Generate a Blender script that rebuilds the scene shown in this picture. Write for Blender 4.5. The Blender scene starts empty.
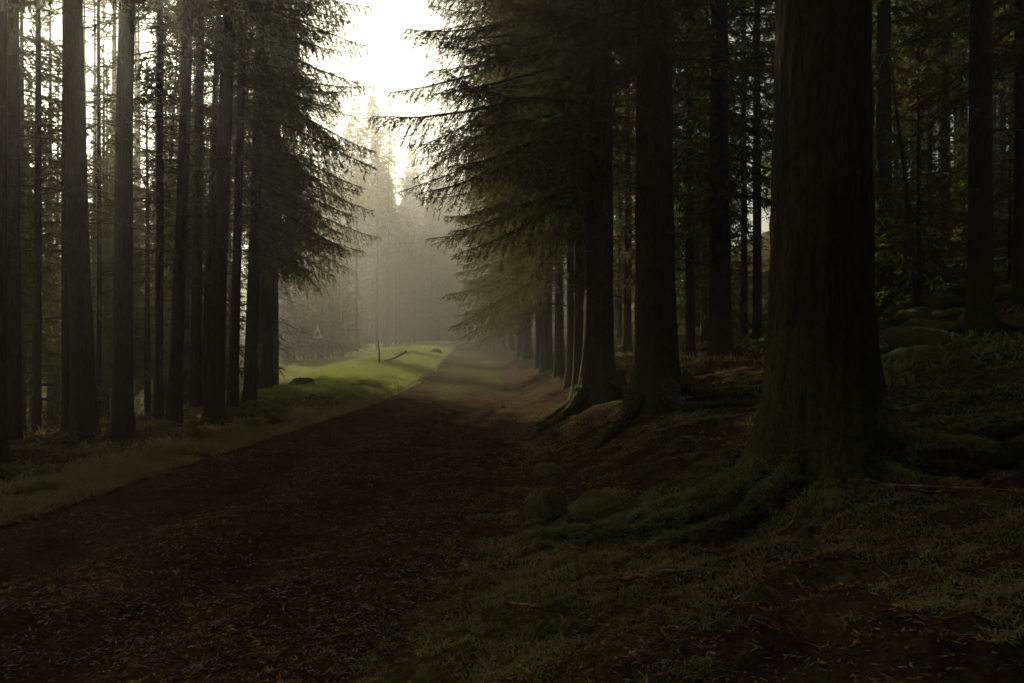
import bpy, math, random
import numpy as np

C = bpy.context.scene
COL = C.collection
R = math.radians
rng = np.random.default_rng(11)
random.seed(5)

# ------------------------------------------------------------------ camera frame
F, CX, CY, CAMZ = 796.0, 512.0, 341.5, 1.6
SUN_AZ, SUN_EL = -27.0, 27.0            # degrees, azimuth measured from +Y, negative = left


def at(px, d):                           # ground x of a pixel column at depth d
    return (px - CX) / F * d


# ------------------------------------------------------------------ noise
def _hash(ix, iy, seed):
    h = (ix.astype(np.int64) * 374761393 + iy.astype(np.int64) * 668265263 + seed * 974634777) & 0xFFFFFFFF
    h = ((h ^ (h >> 13)) * 1274126177) & 0xFFFFFFFF
    h = h ^ (h >> 16)
    return (h & 0xFFFF) / 65535.0


def vnoise(x, y, seed=0):
    x = np.asarray(x, float); y = np.asarray(y, float)
    ix = np.floor(x); iy = np.floor(y)
    fx = x - ix; fy = y - iy
    fx = fx * fx * (3 - 2 * fx); fy = fy * fy * (3 - 2 * fy)
    a = _hash(ix, iy, seed); b = _hash(ix + 1, iy, seed)
    c = _hash(ix, iy + 1, seed); d = _hash(ix + 1, iy + 1, seed)
    return (a * (1 - fx) + b * fx) * (1 - fy) + (c * (1 - fx) + d * fx) * fy - 0.5


def fbm(x, y, scale, octs=4, seed=0, gain=0.5):
    v = 0; a = 1.0; f = 1.0 / scale
    for k in range(octs):
        v = v + a * vnoise(x * f + 17.3 * k, y * f - 9.1 * k, seed + k)
        a *= gain; f *= 2.03
    return v


def sstep(a, b, v):
    t = np.clip((v - a) / (b - a), 0, 1)
    return t * t * (3 - 2 * t)


# ------------------------------------------------------------------ terrain
_cy = np.array([-60, 0, 4, 7, 11.6, 21, 36, 60, 85, 100, 115, 140, 200])
_cx = np.array([-4.2, -3.1, -2.95, -2.25, -1.95, -1.7, -2.05, -3.1, -4.3, -4.0, -1.5, 8.0, 40.0])
_hw = np.array([2.15, 2.15, 2.15, 2.15, 2.15, 1.75, 1.5, 1.5, 1.5, 1.6, 1.6, 1.6, 1.6])
_yz = np.array([-60, 0, 30, 60, 90, 110, 140, 200, 420])
_zz = np.array([0, 0, 0.0, 0.55, 1.25, 1.65, 1.9, 2.2, 2.6])


def road_c(y): return np.interp(y, _cy, _cx)
def road_hw(y): return np.interp(y, _cy, _hw)
def road_z(y): return np.interp(y, _yz, _zz)


def ground_base(x, y):
    """terrain without the fine lumps"""
    x = np.asarray(x, float); y = np.asarray(y, float)
    u = x - road_c(y); hw = road_hw(y)
    z = road_z(y)
    e = u - hw                                            # right side
    near = 0.62 + 0.28 * sstep(4, 10, y)
    bank = near * 0.8 * sstep(-0.1, 2.3, e) + 0.17 * np.clip(e - 1.9, 0, None) + 0.022 * np.clip(e - 6, 0, 16) ** 2
    bank = np.minimum(bank, 11 + 0.05 * np.clip(e, 0, None))
    bank *= 1 - 0.55 * sstep(60, 110, y)
    z = z + np.where(e > -0.2, bank, 0)
    g = -u - hw                                           # left side
    verge = 0.13 * sstep(0.0, 0.8, g) - 0.02 * sstep(1.0, 2.5, g)
    fall = 3.2 * sstep(3.0, 17, g) * (1 - sstep(24, 52, y)) + 0.35 * sstep(2, 8, g) * (1 - sstep(70, 100, y))
    z = z + np.where(g > 0, verge - fall, 0)
    mound = 0.45 * np.exp(-((y - 52) / 20) ** 2 - ((g - 3.2) / 2.2) ** 2)
    z = z + np.where(g > 0, mound, 0)
    far = np.clip(y - 118, 0, None)
    z = z + 0.10 * far + 0.0004 * far ** 2 * (far < 140) + (far >= 140) * 7.84
    farl = np.clip(-x - 60, 0, None)
    z = z + 0.10 * farl
    return z


def ground_h(x, y):
    x = np.asarray(x, float); y = np.asarray(y, float)
    u = x - road_c(y); hw = road_hw(y)
    z = ground_base(x, y)
    out = sstep(-0.15, 0.9, np.abs(u) - hw)
    right = (u > 0)
    amp = np.where(right, 0.16 + 0.14 * sstep(4, 8, np.abs(u) - hw), 0.09)
    lump = fbm(x, y, 1.1, 4, 3)
    rid = 0.5 - np.abs(fbm(x * 0.7 + y * 0.35, y * 1.2 - x * 0.5, 0.9, 3, 21)) * 1.6
    z = z + out * (amp * lump + np.where(right, 0.10, 0.03) * np.clip(rid, 0, 1) ** 2)
    z = z + np.where(right, 0.30, 0.0) * sstep(3.5, 7, np.abs(u) - hw) * fbm(x, y, 2.6, 2, 14)
    z = z + (0.2 + 0.8 * out) * (0.055 * fbm(x, y, 0.16, 3, 9) + np.where(right, 0.07, 0.03) * fbm(x, y, 0.42, 2, 12))
    z = z + 0.5 * fbm(x, y, 14, 2, 31) * sstep(3, 9, np.abs(u) - hw)
    # the bed under the road lies lower than the road itself
    z = z - 0.16 * sstep(0.40, 0.95, hw - np.abs(u))
    return z


def gh(x, y): return float(ground_h(np.array([x]), np.array([y]))[0])


# ------------------------------------------------------------------ mesh + object helpers
def link(o, parent=None):
    COL.objects.link(o)
    if parent: o.parent = parent
    return o


def mesh_np(name, V, Fc, mats, midx=None, smooth=False):
    """V (n,3), Fc (m,k) with k 3 or 4"""
    V = np.ascontiguousarray(V, np.float32); Fc = np.ascontiguousarray(Fc, np.int32)
    me = bpy.data.meshes.new(name)
    m, k = Fc.shape
    me.vertices.add(len(V)); me.vertices.foreach_set('co', V.ravel())
    me.loops.add(m * k); me.loops.foreach_set('vertex_index', Fc.ravel())
    me.polygons.add(m)
    me.polygons.foreach_set('loop_start', np.arange(0, m * k, k, dtype=np.int32))
    me.polygons.foreach_set('loop_total', np.full(m, k, np.int32))
    for mt in mats: me.materials.append(mt)
    if midx is not None: me.polygons.foreach_set('material_index', np.ascontiguousarray(midx, np.int32))
    me.polygons.foreach_set('use_smooth', np.full(m, smooth, bool))
    me.update(calc_edges=True)
    return me


def obj(name, me, parent=None, loc=(0, 0, 0), rot=(0, 0, 0), scale=(1, 1, 1)):
    o = bpy.data.objects.new(name, me); link(o, parent)
    o.location = loc; o.rotation_euler = rot; o.scale = scale
    return o


def tag(o, label=None, cat=None, group=None, kind=None):
    if label: o['label'] = label
    if cat: o['category'] = cat
    if group: o['group'] = group
    if kind: o['kind'] = kind
    return o


def thing(name, label, cat, loc=(0, 0, 0), rot=(0, 0, 0), group=None, scale=1.0):
    o = bpy.data.objects.new(name, None); link(o)
    o.empty_display_size = 0.2
    o.location = loc; o.rotation_euler = rot; o.scale = (scale,) * 3
    return tag(o, label, cat, group)


def tube(pts, rad, n=8, wob=0.0, seed=0, cap=True):
    """quads of a tube along pts; returns V, F"""
    pts = np.asarray(pts, float); m = len(pts)
    rad = np.asarray(rad, float)
    tan = np.gradient(pts, axis=0)
    tan /= np.linalg.norm(tan, axis=1)[:, None] + 1e-9
    ref = np.array([0, 0, 1.0]) if abs(tan[:, 2]).mean() < 0.7 else np.array([1.0, 0, 0])
    a = np.cross(tan, ref); a /= np.linalg.norm(a, axis=1)[:, None] + 1e-9
    b = np.cross(tan, a)
    th = np.linspace(0, 2 * np.pi, n, endpoint=False)
    r = rad[:, None] * np.ones((m, n))
    if wob: r = r * (1 + wob * fbm(np.arange(m)[:, None] * 0.35 + 0 * th, np.cos(th)[None, :] * 1.5 + np.sin(th)[None, :] * 2.2, 1.0, 2, seed))
    V = pts[:, None, :] + r[..., None] * (np.cos(th)[None, :, None] * a[:, None, :] + np.sin(th)[None, :, None] * b[:, None, :])
    V = V.reshape(-1, 3)
    i = np.arange(m - 1)[:, None] * n; j = np.arange(n)[None, :]; j2 = (j + 1) % n
    Q = np.stack([i + j, i + j2, i + n + j2, i + n + j], -1).reshape(-1, 4)
    if cap:
        V = np.vstack([V, pts[:1], pts[-1:]])
        q0 = np.stack([np.full(n, m * n), (np.arange(n) + 1) % n, np.arange(n), np.full(n, m * n)], -1)
        e = (m - 1) * n
        q1 = np.stack([np.full(n, m * n + 1), e + np.arange(n), e + (np.arange(n) + 1) % n, np.full(n, m * n + 1)], -1)
        q0[:, 3] = q0[:, 0]; q1[:, 3] = q1[:, 0]
        Tq = np.vstack([q0, q1])[:, :3]
    else:
        Tq = np.zeros((0, 3), int)
    T = np.vstack([Q[:, [0, 1, 2]], Q[:, [0, 2, 3]], Tq])
    return V, T


def join_geo(parts):
    Vs, Fs, o = [], [], 0
    for V, Fc in parts:
        Vs.append(V); Fs.append(Fc + o); o += len(V)
    return np.vstack(Vs), np.vstack(Fs)


# ------------------------------------------------------------------ materials
def mat(name):
    m = bpy.data.materials.new(name); m.use_nodes = True
    nt = m.node_tree; nt.nodes.clear()
    return m, nt


def N(nt, t, **kw):
    n = nt.nodes.new(t)
    for k, v in kw.items():
        if k.startswith('i_'): n.inputs[k[2:].replace('_', ' ')].default_value = v
        else: setattr(n, k, v)
    return n


def ramp(nt, fac, stops):
    r = nt.nodes.new('ShaderNodeValToRGB')
    el = r.color_ramp.elements
    while len(el) < len(stops): el.new(0.5)
    for e, (p, c) in zip(el, stops):
        e.position = p; e.color = tuple(c) + (1,) if len(c) == 3 else c
    nt.links.new(fac, r.inputs[0])
    return r.outputs[0]


def noise(nt, vec, scale, detail=5, rough=0.6, dist=0.0):
    n = N(nt, 'ShaderNodeTexNoise')
    n.inputs['Scale'].default_value = scale; n.inputs['Detail'].default_value = detail
    n.inputs['Roughness'].default_value = rough; n.inputs['Distortion'].default_value = dist
    if vec is not None: nt.links.new(vec, n.inputs['Vector'])
    return n.outputs['Fac']


def math_(nt, op, a, b=None, clamp=False):
    n = nt.nodes.new('ShaderNodeMath'); n.operation = op; n.use_clamp = clamp
    for i, v in enumerate((a, b)):
        if v is None: continue
        if isinstance(v, (int, float)): n.inputs[i].default_value = v
        else: nt.links.new(v, n.inputs[i])
    return n.outputs[0]


def mixc(nt, fac, a, b, blend='MIX'):
    n = nt.nodes.new('ShaderNodeMix'); n.data_type = 'RGBA'; n.blend_type = blend
    for sock, v in ((n.inputs[0], fac), (n.inputs[6], a), (n.inputs[7], b)):
        if isinstance(v, (int, float)): sock.default_value = v
        elif isinstance(v, tuple): sock.default_value = v + (1,) if len(v) == 3 else v
        else: nt.links.new(v, sock)
    return n.outputs[2]


def mapping(nt, scale, coord='Object'):
    tc = nt.nodes.new('ShaderNodeTexCoord'); mp = nt.nodes.new('ShaderNodeMapping')
    mp.inputs['Scale'].default_value = scale
    nt.links.new(tc.outputs[coord], mp.inputs['Vector'])
    return mp.outputs['Vector']


def finish(nt, col, rough=0.9, bump=None, bstr=0.5, bdist=0.02, spec=0.2):
    p = N(nt, 'ShaderNodeBsdfPrincipled')
    p.inputs['Roughness'].default_value = rough
    p.inputs['Specular IOR Level'].default_value = spec
    if isinstance(col, tuple): p.inputs['Base Color'].default_value = col + (1,)
    else: nt.links.new(col, p.inputs['Base Color'])
    if bump is not None:
        b = N(nt, 'ShaderNodeBump'); b.inputs['Strength'].default_value = bstr; b.inputs['Distance'].default_value = bdist
        nt.links.new(bump, b.inputs['Height']); nt.links.new(b.outputs[0], p.inputs['Normal'])
    o = N(nt, 'ShaderNodeOutputMaterial'); nt.links.new(p.outputs[0], o.inputs['Surface'])
    return p


def needle_mat(name, c0, c1, transl=0.4, dew=0.0):
    m, nt = mat(name)
    v = mapping(nt, (1, 1, 1))
    f = noise(nt, v, 1.7, 3, 0.6)
    oi = N(nt, 'ShaderNodeObjectInfo')
    f2 = math_(nt, 'ADD', math_(nt, 'MULTIPLY', f, 0.8), math_(nt, 'MULTIPLY', oi.outputs['Random'], 0.25))
    col = ramp(nt, f2, [(0.3, c0), (0.75, c1)])
    d = N(nt, 'ShaderNodeBsdfDiffuse'); t = N(nt, 'ShaderNodeBsdfTranslucent')
    nt.links.new(col, d.inputs['Color'])
    nt.links.new(mixc(nt, 0.6, col, (0.14, 0.13, 0.03)), t.inputs['Color'])
    mx = N(nt, 'ShaderNodeMixShader'); mx.inputs[0].default_value = transl
    nt.links.new(d.outputs[0], mx.inputs[1]); nt.links.new(t.outputs[0], mx.inputs[2])
    fin = mx.outputs[0]
    if dew:
        gl = N(nt, 'ShaderNodeBsdfGlossy'); gl.inputs['Roughness'].default_value = 0.45; gl.inputs['Color'].default_value = (0.9, 0.95, 0.7, 1)
        fr = N(nt, 'ShaderNodeFresnel'); fr.inputs['IOR'].default_value = 1.0 + dew
        m2 = N(nt, 'ShaderNodeMixShader'); nt.links.new(fr.outputs[0], m2.inputs[0])
        nt.links.new(fin, m2.inputs[1]); nt.links.new(gl.outputs[0], m2.inputs[2]); fin = m2.outputs[0]
    o = N(nt, 'ShaderNodeOutputMaterial'); nt.links.new(fin, o.inputs['Surface'])
    return m


M = {}
M['needles'] = needle_mat('needles', (0.022, 0.032, 0.010), (0.055, 0.068, 0.022), 0.45)
M['needles_backlit'] = needle_mat('needles_backlit', (0.055, 0.060, 0.018), (0.13, 0.13, 0.040), 0.55)  # paler copy of the needles, backlight put into the colour
M['bare_twigs'] = needle_mat('bare_twigs', (0.060, 0.045, 0.022), (0.12, 0.090, 0.042), 0.25)
M['grass'] = needle_mat('grass', (0.25, 0.33, 0.09), (0.40, 0.48, 0.17), 0.5)
M['dry_grass'] = needle_mat('dry_grass', (0.19, 0.17, 0.075), (0.44, 0.38, 0.18), 0.4)
M['verge_leaf'] = needle_mat('verge_leaf', (0.10, 0.095, 0.04), (0.33, 0.29, 0.14), 0.4)
M['moss_sprig'] = needle_mat('moss_sprig', (0.060, 0.060, 0.020), (0.32, 0.29, 0.125), 0.35)


def bark_mat(name, c0, c1, moss=0.4):
    m, nt = mat(name)
    v = mapping(nt, (7, 7, 1.3)); v1 = mapping(nt, (1, 1, 1))
    plates = N(nt, 'ShaderNodeTexVoronoi', feature='DISTANCE_TO_EDGE'); plates.inputs['Scale'].default_value = 3.2
    dn = noise(nt, v1, 9, 4, 0.6)
    ad = N(nt, 'ShaderNodeMix'); ad.data_type = 'VECTOR'; ad.inputs[0].default_value = 0.12
    nt.links.new(v, ad.inputs[4])
    tn = N(nt, 'ShaderNodeTexNoise'); tn.inputs['Scale'].default_value = 4; nt.links.new(v1, tn.inputs['Vector'])
    sc = N(nt, 'ShaderNodeVectorMath', operation='SCALE'); sc.inputs['Scale'].default_value = 6.0
    nt.links.new(tn.outputs['Color'], sc.inputs[0]); nt.links.new(sc.outputs[0], ad.inputs[5])
    nt.links.new(ad.outputs[1], plates.inputs['Vector'])
    pl = math_(nt, 'MULTIPLY', plates.outputs['Distance'], 3.0, True)
    fine = noise(nt, v, 5, 6, 0.7)
    hgt = math_(nt, 'ADD', math_(nt, 'MULTIPLY', pl, 0.30), math_(nt, 'MULTIPLY', fine, 1.05))
    col = ramp(nt, hgt, [(0.3, c0), (0.95, c1)])
    mo = noise(nt, v1, 1.1, 5, 0.65)
    geo = N(nt, 'ShaderNodeTexCoord'); sx = N(nt, 'ShaderNodeSeparateXYZ'); nt.links.new(geo.outputs['Object'], sx.inputs[0])
    low = math_(nt, 'SUBTRACT', 1.0, math_(nt, 'MULTIPLY', sx.outputs['Z'], 0.45), True)
    mf = math_(nt, 'ADD', math_(nt, 'MULTIPLY', mo, 0.9), math_(nt, 'MULTIPLY', low, 0.35))
    mf = math_(nt, 'MULTIPLY', math_(nt, 'SUBTRACT', mf, 0.50), 5.0, True)
    mf = math_(nt, 'MULTIPLY', mf, moss)
    mcol = ramp(nt, noise(nt, v1, 30, 3, 0.7), [(0.3, (0.026, 0.030, 0.010)), (0.7, (0.085, 0.088, 0.030))])
    col = mixc(nt, mf, col, mcol)
    finish(nt, col, 0.95, hgt, 0.9, 0.025, 0.1)
    return m


M['bark'] = bark_mat('bark', (0.016, 0.011, 0.008), (0.062, 0.044, 0.031), 0.3)
M['bark_mossy'] = bark_mat('bark_mossy', (0.016, 0.012, 0.008), (0.060, 0.045, 0.031), 0.85)
M['bark_pale'] = bark_mat('bark_pale', (0.035, 0.026, 0.017), (0.12, 0.092, 0.062), 0.3)

m_, nt_ = mat('twig_wood'); finish(nt_, ramp(nt_, noise(nt_, mapping(nt_, (1, 1, 1)), 6), [(0.3, (0.03, 0.022, 0.015)), (0.7, (0.085, 0.065, 0.045))]), 0.9, spec=0.1)
M['wood'] = m_


def ground_mat():
    m, nt = mat('forest_floor')
    v = mapping(nt, (1, 1, 1))
    big = noise(nt, v, 0.55, 4, 0.6); mid = noise(nt, v, 2.6, 6, 0.65); fine = noise(nt, v, 22, 6, 0.75)
    vor = N(nt, 'ShaderNodeTexVoronoi'); vor.inputs['Scale'].default_value = 26; nt.links.new(v, vor.inputs['Vector'])
    litter = ramp(nt, math_(nt, 'ADD', math_(nt, 'MULTIPLY', fine, 0.75), math_(nt, 'MULTIPLY', mid, 0.3)),
                  [(0.36, (0.015, 0.010, 0.007)), (0.55, (0.046, 0.031, 0.020)), (0.72, (0.110, 0.078, 0.050))])
    red = ramp(nt, vor.outputs['Color'], [(0.2, (0.038, 0.026, 0.016)), (0.8, (0.078, 0.056, 0.033))])
    litter = mixc(nt, 0.35, litter, red)
    mosc = ramp(nt, math_(nt, 'ADD', math_(nt, 'MULTIPLY', fine, 0.6), math_(nt, 'MULTIPLY', mid, 0.45)),
                [(0.38, (0.016, 0.017, 0.007)), (0.55, (0.065, 0.066, 0.024)), (0.70, (0.165, 0.155, 0.06))])
    grc = ramp(nt, math_(nt, 'ADD', math_(nt, 'MULTIPLY', fine, 0.6), math_(nt, 'MULTIPLY', mid, 0.45)),
               [(0.35, (0.085, 0.090, 0.028)), (0.58, (0.17, 0.18, 0.060)), (0.75, (0.27, 0.25, 0.11))])
    am = N(nt, 'ShaderNodeAttribute', attribute_name='moss'); ag = N(nt, 'ShaderNodeAttribute', attribute_name='grass')
    nm = math_(nt, 'ADD', math_(nt, 'MULTIPLY', mid, 0.75), math_(nt, 'MULTIPLY', big, 0.5))
    fm = math_(nt, 'MULTIPLY', math_(nt, 'SUBTRACT', math_(nt, 'ADD', nm, am.outputs['Fac']), 1.05), 5.0, True)
    fg = math_(nt, 'MULTIPLY', math_(nt, 'SUBTRACT', math_(nt, 'ADD', nm, ag.outputs['Fac']), 1.10), 4.0, True)
    col = mixc(nt, fm, litter, mosc)
    col = mixc(nt, fg, col, grc)
    hgt = math_(nt, 'ADD', math_(nt, 'MULTIPLY', fine, 0.7), math_(nt, 'MULTIPLY', mid, 0.9))
    finish(nt, col, 1.0, hgt, 0.9, 0.05, 0.0)
    return m


def road_mat():
    m, nt = mat('track_soil')
    v = mapping(nt, (1, 1, 1))
    mid = noise(nt, v, 1.6, 6, 0.65); fine = noise(nt, v, 34, 6, 0.75); grit = noise(nt, v, 120, 3, 0.8)
    f = math_(nt, 'ADD', math_(nt, 'MULTIPLY', fine, 0.6), math_(nt, 'MULTIPLY', mid, 0.4))
    soil = ramp(nt, f, [(0.36, (0.013, 0.008, 0.006)), (0.52, (0.052, 0.031, 0.021)), (0.68, (0.135, 0.086, 0.056))])
    ag = N(nt, 'ShaderNodeAttribute', attribute_name='grass')
    fg = math_(nt, 'MULTIPLY', math_(nt, 'SUBTRACT', math_(nt, 'ADD', f, ag.outputs['Fac']), 1.0), 4.0, True)
    grc = ramp(nt, fine, [(0.35, (0.034, 0.034, 0.012)), (0.65, (0.085, 0.080, 0.030))])
    col = mixc(nt, fg, soil, grc)
    hgt = math_(nt, 'ADD', math_(nt, 'MULTIPLY', fine, 0.8), math_(nt, 'ADD', math_(nt, 'MULTIPLY', mid, 0.8), math_(nt, 'MULTIPLY', grit, 0.3)))
    finish(nt, col, 1.0, hgt, 0.8, 0.03, 0.0)
    return m


M['ground'] = ground_mat(); M['road'] = road_mat()


def flake_mat(name, cols):
    m, nt = mat(name)
    f = noise(nt, mapping(nt, (1, 1, 1)), 18, 2, 0.6)
    col = ramp(nt, f, [(0.30 + 0.4 * i / (len(cols) - 1), c) for i, c in enumerate(cols)])
    finish(nt, col, 0.95, spec=0.05)
    return m


M['litter'] = flake_mat('fallen_needles_leaves', [(0.05, 0.025, 0.012), (0.14, 0.075, 0.035), (0.34, 0.24, 0.12)])


def moss_mat():
    m, nt = mat('moss_on_stone')
    v = mapping(nt, (1, 1, 1))
    a = noise(nt, v, 5, 5, 0.6); b = noise(nt, v, 55, 4, 0.75)
    moss = ramp(nt, b, [(0.3, (0.035, 0.038, 0.014)), (0.7, (0.19, 0.185, 0.07))])
    stone = ramp(nt, b, [(0.3, (0.05, 0.045, 0.038)), (0.7, (0.13, 0.12, 0.10))])
    f = math_(nt, 'MULTIPLY', math_(nt, 'SUBTRACT', a, 0.52), 7.0, True)
    finish(nt, mixc(nt, f, moss, stone), 0.95, math_(nt, 'ADD', a, math_(nt, 'MULTIPLY', b, 0.7)), 0.9, 0.04, 0.08)
    return m


M['moss'] = moss_mat()


# ------------------------------------------------------------------ ground sheet + track
def zone(x, y):
    """where moss and where grass grow (0..1)"""
    u = x - road_c(y); hw = road_hw(y); e = u - hw; g = -u - hw
    moss = np.where(e > 0, 0.34 + 0.16 * sstep(0.3, 3, e) + 0.12 * sstep(8, 14, e), 0.14)
    # mossy apron in front of the camera
    moss = moss + 0.38 * np.exp(-((x + 0.05) / 0.75) ** 2 - ((y - 4.2) / 1.4) ** 2)
    moss = moss + 0.25 * np.exp(-((x - 1.1) / 1.2) ** 2 - ((y - 6.0) / 1.0) ** 2)
    grass = np.zeros_like(moss)
    strip = sstep(-0.2, 0.15, g) * (1 - sstep(0.45, 1.2, g)) * (0.72 + 0.1 * sstep(14, 24, y))
    clear = sstep(17, 30, y) * (1 - sstep(100, 125, y)) * sstep(-0.1, 0.4, g) * (1 - sstep(7.5, 12, g)) * 0.85
    behind = sstep(4.5, 7, g) * (1 - sstep(20, 40, g)) * 0.62 * (y > 5) * (1 - sstep(60, 100, y))
    grass = np.maximum(np.maximum(strip, clear), behind)
    grass = np.maximum(grass, 0.34 * sstep(13, 26, y) * sstep(-0.2, 0.2, e) * (1 - sstep(1.2, 2.8, e)))
    far = sstep(100, 125, y)
    grass = np.maximum(grass, 0.5 * far)
    return moss, grass


def set_attr(me, name, arr):
    a = me.attributes.new(name, 'FLOAT', 'POINT')
    a.data.foreach_set('value', np.ascontiguousarray(arr, np.float32))


ang = np.concatenate([np.arange(-56, 56.01, 0.22), np.arange(59, 303.9, 4.0)])
ang = np.radians(ang)
nr = 470
rad = 0.7 * (440 / 0.7) ** (np.arange(nr) / (nr - 1))
AA, RR = np.meshgrid(ang, rad)
GX = (np.sin(AA) * RR).ravel(); GY = (np.cos(AA) * RR).ravel()
GZ = ground_h(GX, GY)
na = len(ang)
i = np.arange(nr - 1)[:, None] * na; j = np.arange(na)[None, :]; j2 = (j + 1) % na
Q = np.stack([i + j, i + na + j, i + na + j2, i + j2], -1).reshape(-1, 4)
T = np.vstack([Q[:, [0, 1, 2]], Q[:, [0, 2, 3]],
               np.stack([np.full(na, nr * na), np.arange(na), (np.arange(na) + 1) % na], -1)])
V = np.vstack([np.stack([GX, GY, GZ], -1), [[0, 0, gh(0, 0)]]])
me = mesh_np('forest_ground', V, T, [M['ground']], smooth=True)
ms, gs = zone(V[:, 0], V[:, 1])
set_attr(me, 'moss', ms); set_attr(me, 'grass', gs)
ground = tag(obj('forest_ground', me), kind='structure')

ys = np.concatenate([np.arange(-30, 2, 1.0), 2.0 * (180 / 2.0) ** (np.arange(520) / 519)])
us = np.linspace(-1, 1, 121)
YY, UU = np.meshgrid(ys, us, indexing='ij')
HWx = road_hw(YY) + 0.45
UX = UU * HWx
XX = road_c(YY) + UX
far_u = np.abs(UX) - road_hw(YY) + 0.8 * fbm(XX, YY, 1.5, 3, 47)
rut = np.exp(-((np.abs(UX + 0.1) - 0.8) / 0.32) ** 2)
RZ = road_z(YY) + 0.10 * np.clip(YY - 118, 0, None) + 0.0004 * np.clip(YY - 118, 0, 140) ** 2
RZ = RZ - 0.075 * rut * (1 - 0.8 * sstep(14, 26, YY)) * (1 - sstep(40, 70, YY)) + 0.02 * np.exp(-(UX / 0.35) ** 2) + 0.03 * (1 - 0.7 * sstep(12, 24, YY)) * fbm(XX, YY, 0.9, 3, 41) + 0.020 * (1 - 0.7 * sstep(10, 20, YY)) * fbm(XX, YY, 0.14, 3, 44)
RZ = RZ + 0.015 * sstep(-0.7, -0.1, far_u) - 0.22 * sstep(-0.12, 0.40, far_u)
Vr = np.stack([XX, YY, RZ], -1).reshape(-1, 3)
nu = len(us)
i = np.arange(len(ys) - 1)[:, None] * nu; j = np.arange(nu - 1)[None, :]
Q = np.stack([i + j, i + j + 1, i + nu + j + 1, i + nu + j], -1).reshape(-1, 4)
me = mesh_np('forest_track', Vr, Q, [M['road']], smooth=True)
rg = 0.42 * np.exp(-((UX + 0.1) / 0.42) ** 2) * sstep(7, 22, YY) + 0.30 * sstep(-0.6, 0.1, far_u) + 0.85 * sstep(15, 34, YY) + 0.12 * np.exp(-((UX + 0.1) / 0.5) ** 2)
set_attr(me, 'grass', rg.ravel())
track = tag(obj('forest_track', me), kind='structure')


def track_z(x, y):
    u = x - road_c(y)
    rut = np.exp(-((np.abs(u + 0.1) - 0.8) / 0.32) ** 2)
    z = road_z(y) - 0.075 * rut * (1 - 0.8 * sstep(14, 26, y)) * (1 - sstep(40, 70, y)) + 0.02 * np.exp(-(u / 0.35) ** 2) + 0.03 * (1 - 0.7 * sstep(12, 24, y)) * fbm(x, y, 0.9, 3, 41) + 0.020 * (1 - 0.7 * sstep(10, 20, y)) * fbm(x, y, 0.14, 3, 44)
    fu = np.abs(u) - road_hw(y) + 0.8 * fbm(x, y, 1.5, 3, 47)
    return z + 0.015 * sstep(-0.7, -0.1, fu) - 0.22 * sstep(-0.12, 0.40, fu)


def surf(x, y): return np.maximum(ground_h(x, y), np.where(np.abs(x - road_c(y)) < road_hw(y) + 0.4, track_z(x, y), -99))


# ------------------------------------------------------------------ spruce generators
def trunk_mesh(name, H, r0, flare, fh, seed, material, nth=28, nz=60, wob=0.05, bend=0.0, lobes=0.35, top=0.06, rise=None):
    zz = -0.5 + (H + 0.5) * np.linspace(0, 1, nz) ** 1.7
    th = np.linspace(0, 2 * np.pi, nth, endpoint=False)
    Z, TH = np.meshgrid(zz, th, indexing='ij')
    base = r0 * (1 - np.clip(Z, 0, None) / H) ** 0.75 + r0 * top * 0
    base = np.maximum(base, 0.012)
    r_ = np.random.default_rng(seed)
    lob = 0
    for k in range(2, 6): lob = lob + r_.uniform(0.3, 1) * np.cos(k * TH + r_.uniform(0, 6.28)) / k ** 0.5
    ex = np.exp(-np.clip(Z + 0.12, 0, None) / fh)
    rr = base + flare * ex * (1 + lobes * lob)
    rr = rr * (1 + wob * fbm(np.cos(TH) * 1.6 + Z * 0.15 + seed, np.sin(TH) * 1.6 + Z * 0.7, 1.0, 4, seed))
    if nth > 40:
        rr = rr + 0.022 * fbm(TH * 9 + 0.4 * np.sin(Z * 3), Z * 2.2, 1.0, 4, seed + 5, 0.65) * (1 + 0.6 * ex) * np.clip(np.minimum(TH, 2 * np.pi - TH) * 3, 0, 1)
    bx = bend * np.sin(np.clip(Z, 0, None) / H * 3.1) + 0.03 * fbm(Z * 0.25, Z * 0 + seed, 1, 2, seed)
    by = 0.03 * fbm(Z * 0.25, Z * 0 + seed + 9, 1, 2, seed + 1)
    V = np.stack([bx + rr * np.cos(TH), by + rr * np.sin(TH), Z], -1).reshape(-1, 3)
    i = np.arange(nz - 1)[:, None] * nth; j = np.arange(nth)[None, :]; j2 = (j + 1) % nth
    Q = np.stack([i + j, i + j2, i + nth + j2, i + nth + j], -1).reshape(-1, 4)
    return mesh_np(name, V, Q, [material], smooth=True)


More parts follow.
